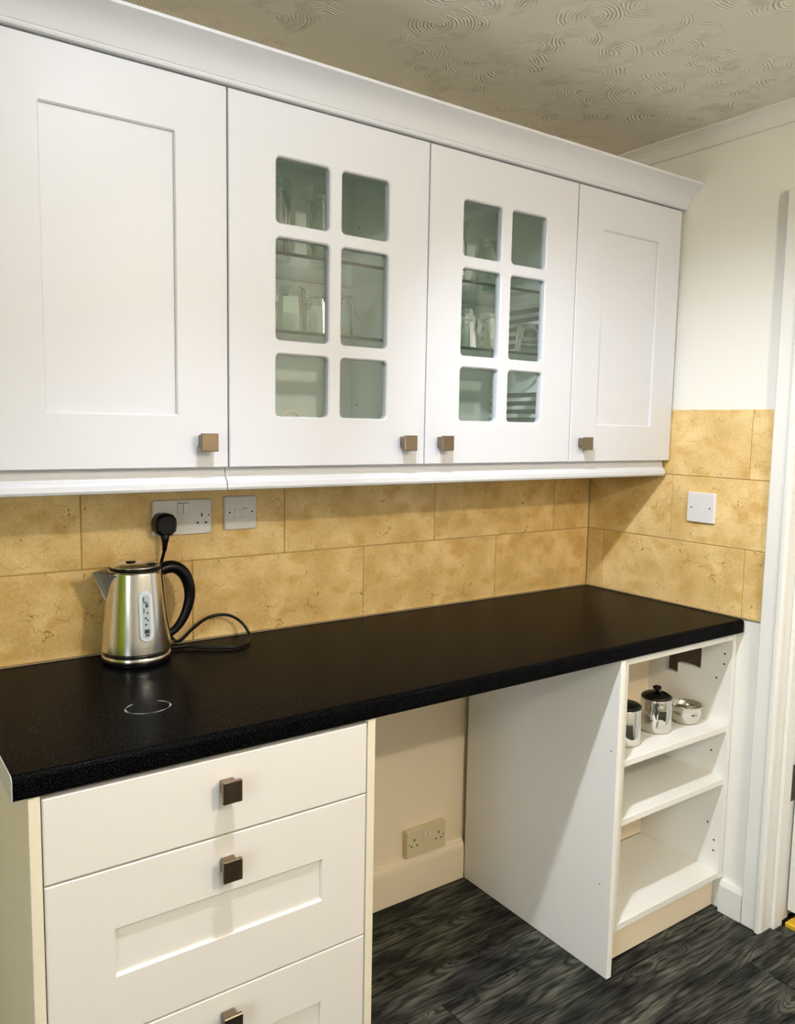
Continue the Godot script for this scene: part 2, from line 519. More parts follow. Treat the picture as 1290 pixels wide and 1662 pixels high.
# ---------------------------------------------------------------- setting
func make_setting():
	# floor: sub-floor and separate boards along x
	var fl := thing("floor", "dark charcoal grey wood plank laminate floor", "floor")
	fl.set_meta("kind", "structure")
	box_part("subfloor", M.dark_gap, fl, Vector3(-3.7, -0.12, -0.1), Vector3(0.1, -0.0105, 3.8), 0.0)
	var rng := RandomNumberGenerator.new()
	rng.seed = 41
	var z := 0.0815 - 0.172
	var row := 0
	while z < 3.7:
		var joint: float = -0.15 - [0.0, 0.80, 1.10][(row + 1) % 3] if row != 5 else -0.15
		var x1 := 0.09
		var x0 := joint
		while x1 > -3.65:
			var lo := Vector3(maxf(x0, -3.65) + 0.0012, -0.010, maxf(z, -0.05) + 0.0012)
			var hi := Vector3(x1 - 0.0012, 0.0, minf(z + 0.172, 3.7) - 0.0012)
			if hi.x - lo.x > 0.02:
				piece("plank", M["charcoal_oak_%d" % rng.randi_range(0, 7)], fl, lo, hi, 0.002)
			x1 = x0
			x0 -= 1.21
		z += 0.172
		row += 1
	# walls
	var wb := thing("wall_back", "cream painted back wall with beige stone tiled splashback", "wall")
	wb.set_meta("kind", "structure")
	box_part("plaster", M.cream_paint, wb, Vector3(-3.75, 0, -0.14), Vector3(0.2, CEIL + 0.05, -0.008), 0.0)
	box_part("grout_bed", M.grout, wb, Vector3(-1.96, WT + 0.001, -0.008), Vector3(-0.0005, 1.506, -0.002), 0.0)
	var n := 0
	for r in [[WT + 0.002, 1.105, [-1.958, -1.926, -1.427, -0.926, -0.428, 0.0]], [1.105, 1.307, [-1.958, -1.687, -1.175, -0.676, -0.172, 0.0]]]:
		for i in r[2].size() - 1:
			piece("tile", M["limestone_%d" % (n * 3 % 8)], wb, Vector3(r[2][i] + 0.0011, r[0] + 0.0011, -0.008), Vector3(r[2][i + 1] - 0.0011, r[1] - 0.0011, 0.0), 0.0012)
			n += 1
	var wr := thing("wall_right", "off white right wall with a beige stone tile panel", "wall")
	wr.set_meta("kind", "structure")
	box_part("plaster", M.wall_paint, wr, Vector3(0.008, 0, -0.01), Vector3(0.14, CEIL + 0.05, 0.70), 0.0)
	box_part("plaster", M.wall_paint, wr, Vector3(0.008, 2.03, 0.70), Vector3(0.14, CEIL + 0.05, 1.52), 0.0)
	box_part("plaster", M.wall_paint, wr, Vector3(0.008, 0, 1.52), Vector3(0.14, CEIL + 0.05, 3.8), 0.0)
	box_part("grout_bed", M.grout, wr, Vector3(0.002, WT + 0.001, 0.0), Vector3(0.008, 1.507, 0.651), 0.0)
	for r in [[WT + 0.002, 1.105, [0.0, 0.068, 0.587, 0.652]], [1.105, 1.307, [0.0, 0.331, 0.652]], [1.307, 1.508, [0.0, 0.16, 0.586, 0.652]]]:
		for i in r[2].size() - 1:
			piece("tile", M["limestone_%d" % ((n * 5 + 1) % 8)], wr, Vector3(0.0, r[0] + 0.0011, r[2][i] + 0.0011), Vector3(0.008, r[1] - 0.0011, r[2][i + 1] - 0.0011), 0.0012)
			n += 1
	structure(box_part("wall_front", M.wall_paint, null, Vector3(-3.75, 0, 3.7), Vector3(0.14, CEIL + 0.05, 3.84), 0.0), "plain off white wall facing the worktop", "wall")
	var wl := thing("wall_left", "off white left wall with a window in it", "wall")
	wl.set_meta("kind", "structure")
	box_part("plaster", M.wall_paint, wl, Vector3(-3.74, 0, -0.01), Vector3(-3.6, CEIL + 0.05, 0.65), 0.0)
	box_part("plaster", M.wall_paint, wl, Vector3(-3.74, 0, 2.55), Vector3(-3.6, CEIL + 0.05, 3.8), 0.0)
	box_part("plaster", M.wall_paint, wl, Vector3(-3.74, 0, 0.65), Vector3(-3.6, 0.35, 2.55), 0.0)
	box_part("plaster", M.wall_paint, wl, Vector3(-3.74, 2.08, 0.65), Vector3(-3.6, CEIL + 0.05, 2.55), 0.0)
	var w1 := thing("window_1", "white framed window in the left wall", "window")
	w1.set_meta("kind", "structure")
	for f in [[0.65, 0.70, 0.35, 2.08], [2.50, 2.55, 0.35, 2.08], [1.575, 1.625, 0.40, 2.03], [0.70, 2.50, 0.35, 0.40], [0.70, 2.50, 2.03, 2.08]]:
		box_part("window_frame", M.gloss_paint, w1, Vector3(-3.70, f[2], f[0]), Vector3(-3.64, f[3], f[1]), 0.003)
	box_part("pane", M.window_glass, w1, Vector3(-3.675, 0.40, 0.70), Vector3(-3.669, 2.03, 1.575), 0.0)
	box_part("pane", M.window_glass, w1, Vector3(-3.675, 0.40, 1.625), Vector3(-3.669, 2.03, 2.50), 0.0)
	structure(box_part("ceiling", M.swirled_plaster, null, Vector3(-3.75, CEIL, -0.14), Vector3(0.14, CEIL + 0.1, 3.84), 0.0), "white ceiling of swirled textured plaster", "ceiling")
	# coving along the right wall
	var st := new_st()
	var prof := PackedVector2Array([Vector2(0.008, CEIL), Vector2(-0.040, CEIL), Vector2(-0.040, CEIL - 0.005), Vector2(-0.034, CEIL - 0.007), Vector2(-0.022, CEIL - 0.014), Vector2(-0.012, CEIL - 0.026), Vector2(-0.006, CEIL - 0.041), Vector2(-0.004, CEIL - 0.046), Vector2(0.008, CEIL - 0.046)])
	sweep_x(st, prof, -3.695, -0.002)
	var cv := build(st, "trim_1", M.gloss_paint)
	cv.rotation.y = PI / 2      # profile axis z -> x, sweep x -> -z
	structure(cv, "narrow white coving between right wall and ceiling", "coving")
	# skirting
	st = new_st()
	sweep_x(st, PackedVector2Array([Vector2(-0.008, 0.001), Vector2(0.012, 0.001), Vector2(0.012, 0.104), Vector2(0.010, 0.114), Vector2(0.005, 0.120), Vector2(0.003, 0.128), Vector2(-0.001, 0.131), Vector2(-0.008, 0.131)]), -1.277, -0.536)
	structure(build(st, "baseboard_back", M.cream_paint), "cream painted skirting board under the lower socket", "skirting")
	st = new_st()
	sweep_x(st, PackedVector2Array([Vector2(0.008, 0.001), Vector2(-0.010, 0.001), Vector2(-0.010, 0.084), Vector2(-0.004, 0.098), Vector2(0.008, 0.100)]), -0.653, -0.579)
	var br := build(st, "baseboard_right", M.gloss_paint)
	br.rotation.y = PI / 2
	structure(br, "short white skirting board between shelf unit and door frame", "skirting")
	# architrave, lining and door in the right wall
	var ar := thing("trim_2", "white moulded door frame at the end of the tiled wall", "door frame")
	ar.set_meta("kind", "structure")
	for s in [0, 1]:
		var z0 := 0.654 if s == 0 else 1.503
		box_part("architrave", M.gloss_paint, ar, Vector3(-0.014, 0.001, z0), Vector3(0.008, 2.095, z0 + 0.064), 0.004)
		box_part("architrave_bead", M.gloss_paint, ar, Vector3(-0.020, 0.001, z0 + (0.047 if s == 0 else 0.0)), Vector3(-0.014, 2.048, z0 + (0.062 if s == 0 else 0.015)), 0.003)
	box_part("architrave", M.gloss_paint, ar, Vector3(-0.014, 2.034, 0.7185), Vector3(0.0075, 2.095, 1.5025), 0.004)
	for s in [[0.7005, 0.7155], [1.505, 1.5195]]:
		box_part("lining", M.gloss_paint, ar, Vector3(0.0085, 0.001, s[0]), Vector3(0.139, 2.029, s[1]), 0.001)
	box_part("lining", M.gloss_paint, ar, Vector3(0.0085, 2.017, 0.716), Vector3(0.139, 2.029, 1.5045), 0.001)
	box_part("door_stop", M.gloss_paint, ar, Vector3(0.041, 0.001, 0.7157), Vector3(0.086, 2.016, 0.7275), 0.002)
	var th := box_part("threshold", M.yellow_lit_threshold, ar, Vector3(0.1, -0.009, 0.7285), Vector3(0.3, 0.006, 1.5), 0.002)
	tag(th, "threshold strip under the door with yellow hall light put into its colour")
	box_part("hall_wall", M.wall_paint, wr, Vector3(0.31, -0.12, 0.5), Vector3(0.40, CEIL, 1.75), 0.0)
	box_part("hall_wall", M.wall_paint, wr, Vector3(0.1405, -0.12, 0.5), Vector3(0.3095, CEIL, 0.70), 0.0)
	box_part("hall_wall", M.wall_paint, wr, Vector3(0.1405, -0.12, 1.52), Vector3(0.3095, CEIL, 1.75), 0.0)
	box_part("hall_floor", M.dark_gap, wr, Vector3(0.1005, -0.12, 0.7005), Vector3(0.3095, -0.0095, 1.5195), 0.0)
	box_part("hall_ceiling", M.wall_paint, wr, Vector3(0.1405, 2.03, 0.7005), Vector3(0.3095, CEIL, 1.5195), 0.0)
	var d1 := thing("door_1", "white door standing shut in its frame with a dark hinge", "door")
	d1.set_meta("kind", "structure")
	box_part("leaf", M.gloss_paint, d1, Vector3(0.122, 0.032, 0.720), Vector3(0.160, 2.012, 1.502), 0.002)
	var hg := box_part("hinge", M.brass_dark, d1, Vector3(0.0895, 0.375, 0.7158), Vector3(0.121, 0.482, 0.7215), 0.001)
	tag(hg, "dark metal hinge")

# ---------------------------------------------------------------- wall cupboards
func knob_part(parent: Node, x: float, y: float, z: float, w := 0.036, h := 0.036):
	var k := Node3D.new()
	var st := new_st()
	box(st, Vector3(x - 0.013, y - 0.009, z + 0.0003), Vector3(x + 0.013, y + 0.015, z + 0.0225), 0.0015)
	box(st, Vector3(x - w / 2, y - h / 2, z + 0.022), Vector3(x + w / 2, y + h / 2, z + 0.030), 0.0012)
	k.free()
	var o := build(st, "knob", M.nickel, parent)
	tag(o, "square brushed metal knob")

func carcass_parts(u: Node, x0: float, x1: float, m: Material):
	var y0 := 1.353
	var y1 := 2.100
	box_part("side_panel", m, u, Vector3(x0 + 0.0005, y0, 0.0015), Vector3(x0 + 0.018, y1, 0.298))
	box_part("side_panel", m, u, Vector3(x1 - 0.018, y0, 0.0015), Vector3(x1 - 0.0005, y1, 0.298))
	box_part("top_panel", m, u, Vector3(x0 + 0.0183, y1 - 0.018, 0.0015), Vector3(x1 - 0.0183, y1, 0.298))
	box_part("base_panel", m, u, Vector3(x0 + 0.0183, y0, 0.0015), Vector3(x1 - 0.0183, y0 + 0.018, 0.298))
	box_part("back_panel", m, u, Vector3(x0 + 0.0183, y0 + 0.0183, 0.0015), Vector3(x1 - 0.0183, y1 - 0.0183, 0.006))

func wall_cupboards():
	var yb := 1.3512
	var yt := 2.1024
	var zb := 0.2995
	var zf := 0.3192
	# solid doors
	for d in [[-1.929, -1.4686, -1.8195, -1.578, -1.521, "white shaker wall cupboard with a plain door next to the six-pane door above the kettle"], [-0.455, -0.0035, -0.3465, -0.110, -0.409, "white shaker wall cupboard with a plain door beside the right wall"]]:
		var u := thing("wall_cupboard", d[5], "cupboard")
		carcass_parts(u, d[0], d[1], M.carcass)
		var st := new_st()
		front(st, d[0] + 0.0016, yb, d[1] - 0.0016, yt, zb, zf, [[[d[0] + 0.0034, yb + 0.0018, d[1] - 0.0034, yt - 0.0018], [d[2], 1.4575, d[3], 1.995], 0.002, 0.0065]])
		var door := build(st, "door", M.cupboard_front, u)
		knob_part(door, d[4], 1.403, zf)
	# glazed doors
	for d in [[-1.4686, -0.9612, [-1.3605, -1.232, -1.2005, -1.0755], -1.0225, "white glazed wall cupboard with tall glasses on its top glass shelf, above the fused switch"], [-0.9612, -0.455, [-0.8545, -0.7295, -0.694, -0.572], -0.911, "white glazed wall cupboard with light stripes built as slats and upturned glasses inside"]]:
		var u := thing("glazed_wall_cupboard", d[4], "cupboard")
		var x0: float = d[0]
		var x1: float = d[1]
		carcass_parts(u, x0, x1, M.glass_tinted_interior)
		var cells := []
		var px: Array = d[2]
		var cx := [x0 + 0.0034, (px[1] + px[2]) / 2, x1 - 0.0034]
		var py := [1.4585, 1.5905, 1.6195, 1.8315, 1.8605, 1.9935]
		var cy := [yb + 0.0018, (py[1] + py[2]) / 2, (py[3] + py[4]) / 2, yt - 0.0018]
		for i in 2:
			for j in 3:
				cells.append([[cx[i], cy[j], cx[i + 1], cy[j + 1]], [px[i * 2], py[j * 2], px[i * 2 + 1], py[j * 2 + 1]], 0.010, -1.0])
		var st := new_st()
		front(st, x0 + 0.0016, yb, x1 - 0.0016, yt, zb, zf, cells)
		var door := build(st, "door", M.cupboard_front, u)
		for c in cells:
			var H: Array = c[1]
			st = new_st()
			plate(st, round_rect(H[0] + 0.0002, H[1] + 0.0002, H[2] - 0.0002, H[3] - 0.0002, 0.0098), zb + 0.004, zb + 0.008)
			build(st, "pane", M.pane_glass, door)
		knob_part(door, d[3], 1.403, zf)
		for y in [1.640, 1.805]:
			var sh := box_part("glass_shelf", M.shelf_glass, u, Vector3(x0 + 0.0186, y, 0.0075), Vector3(x1 - 0.0186, y + 0.006, 0.279), 0.0)
			box_part("shelf_edge", M.glass_edge, sh, Vector3(x0 + 0.0186, y - 0.0004, 0.2792), Vector3(x1 - 0.0186, y + 0.0066, 0.2812), 0.0)
			box_part("shelf_edge", M.glass_edge, sh, Vector3(x0 + 0.0186, y + 0.001, 0.0062), Vector3(x1 - 0.0186, y + 0.0045, 0.0074), 0.0)
		for y in [1.497, 1.726, 1.959]:
			box_part("screw_hole", M.slot, u, Vector3(x1 - 0.0188, y - 0.002, 0.037), Vector3(x1 - 0.0179, y + 0.002, 0.041), 0.0)
	var co := new_st()
	# cornice over the doors
	var cp := PackedVector2Array([Vector2(0.296, 2.1045), Vector2(0.325, 2.1045), Vector2(0.3285, 2.106), Vector2(0.3303, 2.110), Vector2(0.3290, 2.1135)])
	for i in 15:
		var f := i / 14.0
		cp.append(Vector2(0.3305 + 0.0485 * f - 0.006 * sin(PI * f), 2.1145 + 0.0525 * f + 0.0045 * sin(PI * f)))
	cp.append_array([Vector2(0.379, 2.173), Vector2(0.360, 2.175), Vector2(0.300, 2.128), Vector2(0.296, 2.120)])
	sweep_x(co, cp, -1.975, 0.0065)
	tag(build(co, "cornice", M.cupboard_front), "white cornice moulding running along the top of the wall cupboards", "cornice")
	# pelmets below
	var pp := PackedVector2Array([Vector2(0.281, 1.3025), Vector2(0.304, 1.3025), Vector2(0.309, 1.304), Vector2(0.3115, 1.309), Vector2(0.311, 1.319), Vector2(0.307, 1.324), Vector2(0.302, 1.329), Vector2(0.299, 1.338), Vector2(0.298, 1.3502), Vector2(0.281, 1.3502)])
	var st1 := new_st()
	sweep_x(st1, pp, -1.975, -1.4695)
	tag(build(st1, "pelmet", M.cupboard_front), "short length of white pelmet under the plain cupboard above the kettle", "pelmet")
	st1 = new_st()
	sweep_x(st1, pp, -1.4675, -0.012)
	tag(build(st1, "pelmet", M.cupboard_front), "long length of white pelmet reaching the right wall under the cupboards", "pelmet")

func tumbler(called: String, label: String, at: Vector3, r_open: float, r_base: float, h: float, group: String, facets := 0, upside := true):
	# turned glass, mouth down: wall 2.5 mm, heavy base
	var t := 0.0026
	var b := h * 0.11
	var prof := [Vector2(0.0, h), Vector2(r_base * 0.9, h), Vector2(r_base, h - 0.003), Vector2(lerpf(r_base, r_open, 0.5), h * 0.5), Vector2(r_open, 0.002), Vector2(r_open - t * 0.5, 0.0), Vector2(r_open - t, 0.002), Vector2(lerpf(r_base, r_open, 0.5) - t, h * 0.5), Vector2(r_base - t, h - b - 0.003), Vector2(r_base * 0.8 - t, h - b), Vector2(0.0, h - b)]
	if not upside:
		var flip := []
		for p in prof: flip.append(Vector2(p.x, h - p.y))
		flip.reverse()
		prof = flip
	prof.reverse()
	var st := new_st()
	st.set_smooth_group(0 if facets == 0 else -1)
	lathe(st, prof, facets if facets else 28)
	var o := build(st, called, M.tumbler_glass, null, at)
	tag(o, label, "glass", group)

func glassware():
	var g := "drinking glasses in the glazed cupboards"
	var lo := 1.6462
	var up := 1.8112
	tumbler("drinking_glass", "large faceted tumbler upturned on the lower glass shelf, above the fused switch", Vector3(-1.246, lo, 0.17), 0.040, 0.032, 0.112, g, 14)
	tumbler("drinking_glass", "small clear tumbler between the two faceted tumblers", Vector3(-1.171, lo, 0.150), 0.0305, 0.026, 0.098, g, 18)
	tumbler("drinking_glass", "faceted tumbler upturned alone under the empty half of the top glass shelf", Vector3(-1.104, lo, 0.175), 0.0345, 0.028, 0.106, g, 14)
	tumbler("drinking_glass", "small clear tumbler behind the large faceted tumbler", Vector3(-1.262, lo, 0.085), 0.030, 0.026, 0.09, g, 18)
	tumbler("tall_glass", "tall straight glass at the outer end of the top glass shelf", Vector3(-1.283, up, 0.17), 0.031, 0.030, 0.182, g, 0, false)
	tumbler("tall_glass", "tall straight glass beside the empty half of the top glass shelf", Vector3(-1.172, up, 0.17), 0.033, 0.031, 0.180, g, 0, false)
	tumbler("drinking_glass", "tall faceted tumbler upturned by the divider, in the striped cupboard", Vector3(-0.747, lo, 0.2), 0.034, 0.028, 0.108, g, 14)
	tumbler("drinking_glass", "small clear tumbler between two faceted ones, in the striped cupboard", Vector3(-0.640, lo, 0.095), 0.027, 0.023, 0.098, g, 18)
	tumbler("drinking_glass", "faceted tumbler behind the glazing bar, in the striped cupboard", Vector3(-0.662, lo, 0.2), 0.036, 0.029, 0.104, g, 14)
	tumbler("glass_bowl", "wide clear glass bowl in front of the slats added for light stripes", Vector3(-0.530, lo, 0.225), 0.043, 0.036, 0.082, g)
	tumbler("brandy_glass", "round bodied glass on the top shelf above the striped cupboard's tumblers", Vector3(-0.657, up, 0.18), 0.046, 0.030, 0.138, g)
	tumbler("tall_glass", "tall straight glass beside the round bodied glass", Vector3(-0.768, up, 0.18), 0.031, 0.030, 0.165, g, 0, false)
	# stripes of light on the side panel, imitated by added slats on dark boards
	for r in [[1.3715, 1.556, "light stripes built as white slats on the floor of the glazed cupboard"], [1.6465, 1.795, "light stripes built as white slats on the lower glass shelf"]]:
		var k := thing("light_stripe_slats", r[2], "light_stripes", Vector3.ZERO, "slats added for light stripes in the glazed cupboard")
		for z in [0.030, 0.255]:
			box_part("post", M.light_stripe, k, Vector3(-0.4786, r[0], z - 0.004), Vector3(-0.4745, r[1] - 0.002, z + 0.004), 0.0005)
		box_part("backing_board", M.stripe_gap_dark, k, Vector3(-0.4744, r[0], 0.012), Vector3(-0.4735, r[1] - 0.004, 0.262), 0.0)  # added as the dark gaps between the stripes of light
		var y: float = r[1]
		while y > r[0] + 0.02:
			box_part("slat", M.light_stripe, k, Vector3(-0.4835, y - 0.011, 0.010), Vector3(-0.4788, y, 0.262), 0.0008)
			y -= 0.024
	# hoop lying against the lower pane
	var st := new_st()
	st.set_smooth_group(0)
	var ring := []
	for i in 25:
		var a := TAU * i / 24.0
		ring.append(Vector3(cos(a) * 0.024, 0.024 + sin(a) * 0.024, 0))
	tube(st, ring, [0.0032], 10)
	tag(build(st, "plastic_hoop", M.cream_plastic, null, Vector3(-1.272, 1.4245, 0.22)), "cream hoop standing in the bottom of the glazed cupboard", "hoop")
	var bk := thing("storage_box", "low white box under the hoop inside the glazed cupboard", "box", Vector3(-1.25, 1.3712, 0.22))
	box_part("base", M.white_plastic, bk, Vector3(-0.09, 0.0003, -0.05), Vector3(0.15, 0.040, 0.05), 0.004)
	box_part("lid", M.white_plastic, bk, Vector3(-0.093, 0.0403, -0.053), Vector3(0.153, 0.050, 0.053), 0.003)

# ---------------------------------------------------------------- base units and worktop
func base_units():
	# worktop with rounded front
	var wt := thing("worktop", "black laminate worktop with a rounded front edge running to the tiled wall", "worktop")
	var pr := PackedVector2Array([Vector2(0.002, 0.863), Vector2(0.002, WT)])
	for i in 7:
		var a := PI / 2 * (1.0 - i / 6.0)
		pr.append(Vector2(0.590 + 0.010 * cos(a), WT - 0.010 + 0.010 * sin(a)))
	for i in 5:
		var a := -PI / 2 * i / 4.0
		pr.append(Vector2(0.594 + 0.006 * cos(a), 0.869 + 0.006 * sin(a)))
	var st := new_st()
	sweep_x(st, pr, -1.9425, -0.001)
	build(st, "slab", M.black_laminate, wt)
	var es := new_st()
	sweep_x(es, pr, -1.9440, -1.9428)
	tag(build(es, "end_strip", M.end_strip, wt), "pale cut end of the worktop")
	# ring scratch
	st = new_st()
	var rc := Vector3(-1.672, WT + 0.0003, 0.405)
	for i in 26:
		var a0 := deg_to_rad(-50 + i * 11.2)
		var a1 := deg_to_rad(-50 + (i + 1) * 11.2)
		var w0 := 0.0011 + 0.0009 * sin(i * 1.3)
		var w1 := 0.0011 + 0.0009 * sin((i + 1) * 1.3)
		var f := func(a: float, r: float): return rc + Vector3(cos(a) * r * 1.0, 0, sin(a) * r * 0.80)
		quad(st, f.call(a0, 0.042 - w0), f.call(a0, 0.042 + w0), f.call(a1, 0.042 + w1), f.call(a1, 0.042 - w1))
	tag(build(st, "ring_mark", M.scratch, wt), "pale ring shaped scuff on the worktop")
	# drawer unit
	var du := thing("drawer_unit", "white three drawer base unit with square metal knobs under the worktop", "drawers")
	box_part("side_panel", M.panel_edge, du, Vector3(-1.9215, 0.001, 0.002), Vector3(-1.9035, 0.862, 0.597), 0.001)
	box_part("side_panel", M.panel_edge, du, Vector3(-1.2975, 0.001, 0.013), Vector3(-1.2795, 0.862, 0.597), 0.001)
	box_part("carcass", M.carcass, du, Vector3(-1.9033, 0.101, 0.013), Vector3(-1.2978, 0.8615, 0.577), 0.001)
	box_part("plinth", M.carcass, du, Vector3(-1.9033, 0.001, 0.52), Vector3(-1.2978, 0.100, 0.538), 0.001)
	for d in [[0.7135, 0.8565, null, 0.802], [0.4140, 0.7105, [0.5215, 0.6015], 0.657], [0.1145, 0.4110, [0.2240, 0.3055], 0.361]]:
		st = new_st()
		var cells := []
		if d[2] != null:
			cells = [[[-1.9012 + 0.0018, d[0] + 0.0018, -1.2998 - 0.0018, d[1] - 0.0018], [-1.793, d[2][0], -1.4015, d[2][1]], 0.002, 0.0065]]
		front(st, -1.9012, d[0], -1.2998, d[1], 0.5775, 0.597, cells)
		var dr := build(st, "drawer_front", M.drawer_front, du)
		knob_part(dr, -1.597, d[3], 0.597, 0.036, 0.040)
	# open shelf unit at the right end
	var su := thing("shelf_unit", "open white shelf unit with tall end panel beside the door frame", "shelf unit")
	box_part("end_panel", M.carcass, su, Vector3(-0.534, 0.001, 0.0125), Vector3(-0.516, 0.862, 0.597), 0.001)
	box_part("side_panel", M.carcass, su, Vector3(-0.5155, 0.104, 0.285), Vector3(-0.478, 0.8615, 0.577), 0.001)
	# right side with a ragged cut-out
	st = new_st()
	var hx0 := -0.0125
	var hx1 := 0.0045
	for b in [[0.285, 0.352, 0.104, 0.8615], [0.476, 0.577, 0.104, 0.8615], [0.352, 0.476, 0.104, 0.694], [0.396, 0.476, 0.694, 0.7275], [0.352, 0.476, 0.79, 0.8615]]:
		box(st, Vector3(hx0, b[2], b[0]), Vector3(hx1, b[3], b[1]), 0.0)
	build(st, "side_panel", M.carcass, su)
	tag(box_part("cut_out_backing", M.cut_out_brown, su, Vector3(0.0047, 0.685, 0.345), Vector3(0.0072, 0.80, 0.485), 0.0), "dark brown sheet behind the cut-out")
	box_part("back_panel", M.cream_paint, su, Vector3(-0.4778, 0.125, 0.285), Vector3(-0.0127, 0.838, 0.290), 0.0)
	box_part("top_panel", M.carcass, su, Vector3(-0.4778, 0.8385, 0.285), Vector3(-0.0127, 0.8615, 0.577), 0.001)
	box_part("shelf", M.carcass, su, Vector3(-0.4777, 0.561, 0.2905), Vector3(-0.0128, 0.580, 0.574), 0.0012)
	box_part("shelf", M.carcass, su, Vector3(-0.4777, 0.398, 0.2905), Vector3(-0.0128, 0.417, 0.574), 0.0012)
	box_part("base_panel", M.carcass, su, Vector3(-0.4777, 0.104, 0.2905), Vector3(-0.0128, 0.124, 0.5765), 0.0012)
	box_part("plinth", M.cream_paint, su, Vector3(-0.5155, 0.001, 0.534), Vector3(0.0045, 0.1035, 0.549), 0.001)
	for h in [[0.792, 0.553], [0.761, 0.553], [0.714, 0.530], [0.489, 0.528], [0.263, 0.530], [0.216, 0.554], [0.183, 0.554]]:
		box_part("peg_hole", M.slot, su, Vector3(hx0 - 0.0004, h[0] - 0.0026, h[1] - 0.0026), Vector3(hx0 + 0.0002, h[0] + 0.0026, h[1] + 0.0026), 0.0)
	for h in [[0.62, 0.577], [0.25, 0.56]]:
		box_part("screw_hole", M.slot, su, Vector3(-0.5344, h[0] - 0.0016, h[1] - 0.0016), Vector3(-0.5338, h[0] + 0.0016, h[1] + 0.0016), 0.0)

# ---------------------------------------------------------------- loose things
func make_kettle():
	var k := thing("kettle", "brushed stainless steel electric kettle with black handle on the worktop", "kettle", Vector3(-1.594, WT, 0.088))
	var st := new_st()
	st.set_smooth_group(0)
	lathe(st, [Vector2(0, 0.0004), Vector2(0.069, 0.0004), Vector2(0.071, 0.003), Vector2(0.071, 0.006), Vector2(0, 0.006)], 56)
	build(st, "foot", M.black_plastic, k)
	st = new_st()
	st.set_smooth_group(0)
	lathe(st, [Vector2(0.05, 0.0062), Vector2(0.0738, 0.0062), Vector2(0.0750, 0.0075), Vector2(0.0750, 0.0205), Vector2(0.0738, 0.0217), Vector2(0.05, 0.0217)], 56)
	build(st, "base_ring", M.steel, k)
	st = new_st()
	st.set_smooth_group(0)
	lathe(st, [Vector2(0.05, 0.022), Vector2(0.0722, 0.022), Vector2(0.0722, 0.0275), Vector2(0.05, 0.0275)], 56)
	build(st, "seam_ring", M.black_plastic, k)
	st = new_st()
	st.set_smooth_group(0)
	var bp := []
	for p in [[0.0745, 0.0277], [0.0759, 0.0292], [0.0762, 0.0305], [0.0761, 0.0315], [0.0756, 0.037], [0.0745, 0.050], [0.0719, 0.080], [0.0692, 0.110], [0.0664, 0.140], [0.0640, 0.165], [0.0620, 0.185], [0.0606, 0.199], [0.0602, 0.2025], [0.0594, 0.2065], [0.0574, 0.2105], [0.050, 0.2115]]: bp.append(Vector2(p[0], p[1]))
	lathe(st, bp, 72)
	build(st, "body", M.steel, k)
	st = new_st()
	st.set_smooth_group(0)
	lathe(st, [Vector2(0.04, 0.2117), Vector2(0.0562, 0.2117), Vector2(0.0572, 0.214), Vector2(0.0562, 0.2165), Vector2(0.04, 0.2168)], 56)
	build(st, "lid_rim", M.black_plastic, k)
	st = new_st()
	st.set_smooth_group(0)
	lathe(st, [Vector2(0.0, 0.217), Vector2(0.0545, 0.217), Vector2(0.0548, 0.2185), Vector2(0.050, 0.2225), Vector2(0.035, 0.2262), Vector2(0.015, 0.228), Vector2(0.0, 0.2282)], 56)
	var lid := build(st, "lid", M.steel, k)
	st = new_st()
	st.set_smooth_group(0)
	lathe(st, [Vector2(0.0, 0.0), Vector2(0.011, 0.0), Vector2(0.0105, 0.0025), Vector2(0.0, 0.003)], 20)
	build(st, "lid_button", M.black_plastic, lid, Vector3(-0.012, 0.2272, 0.008))
	# pouring lip on -x
	st = new_st()
	var tip := Vector3(-0.094, 0.2105, 0)
	var bot := Vector3(-0.0662, 0.142, 0)
	for s in [-1.0, 1.0]:
		var prev_t := tip
		var prev_b := bot
		var seg := 6
		for i in seg:
			var f := float(i + 1) / seg
			var a := deg_to_rad(180.0 - s * 33.0 * f)
			var rr := lerpf(0.094, 0.0595, pow(f, 0.8))
			var t := Vector3(cos(a) * rr, 0.2105 - 0.004 * f, sin(a) * rr)
			var bb := bot.lerp(Vector3(cos(a) * 0.0605, 0.2035, sin(a) * 0.0605), pow(f, 1.15))
			if s > 0: quad(st, prev_t, t, bb, prev_b)
			else: quad(st, prev_b, bb, t, prev_t)
			prev_t = t
			prev_b = bb
	build(st, "spout", M.satin_steel, k)
	st = new_st()
	tri(st, Vector3(-0.091, 0.2095, 0), Vector3(-0.050, 0.2085, -0.031), Vector3(-0.050, 0.2085, 0.031))
	build(st, "spout_mouth", M.black_plastic, k)
	# black strip down the side and handle on +x
	st = new_st()
	st.set_smooth_group(0)
	var sp := []
	for p in bp: sp.append(Vector2(p.x + 0.0008, p.y))
	lathe(st, sp.slice(2, 13), 8, -14, 14)
	build(st, "black_side_strip", M.black_plastic, k)
	st = new_st()
	st.set_smooth_group(0)
	var hp := smooth_path([Vector3(0.050, 0.198, 0), Vector3(0.070, 0.207, 0), Vector3(0.092, 0.206, 0), Vector3(0.112, 0.190, 0), Vector3(0.124, 0.163, 0), Vector3(0.126, 0.132, 0), Vector3(0.118, 0.101, 0), Vector3(0.104, 0.075, 0), Vector3(0.088, 0.058, 0), Vector3(0.072, 0.050, 0)], 5)
	var hr := []
	for i in hp.size():
		var f := float(i) / hp.size()
		hr.append(lerpf(0.0145, 0.0085, smoothstep(0.25, 1.0, f)))
	tube(st, hp, hr, 18)
	build(st, "handle", M.black_plastic, k)
	# water gauge on +z
	st = new_st()
	plate(st, round_rect(-0.0155, -0.057, 0.0155, 0.057, 0.0154, 8), -0.012, 0.0042, 0.0022)
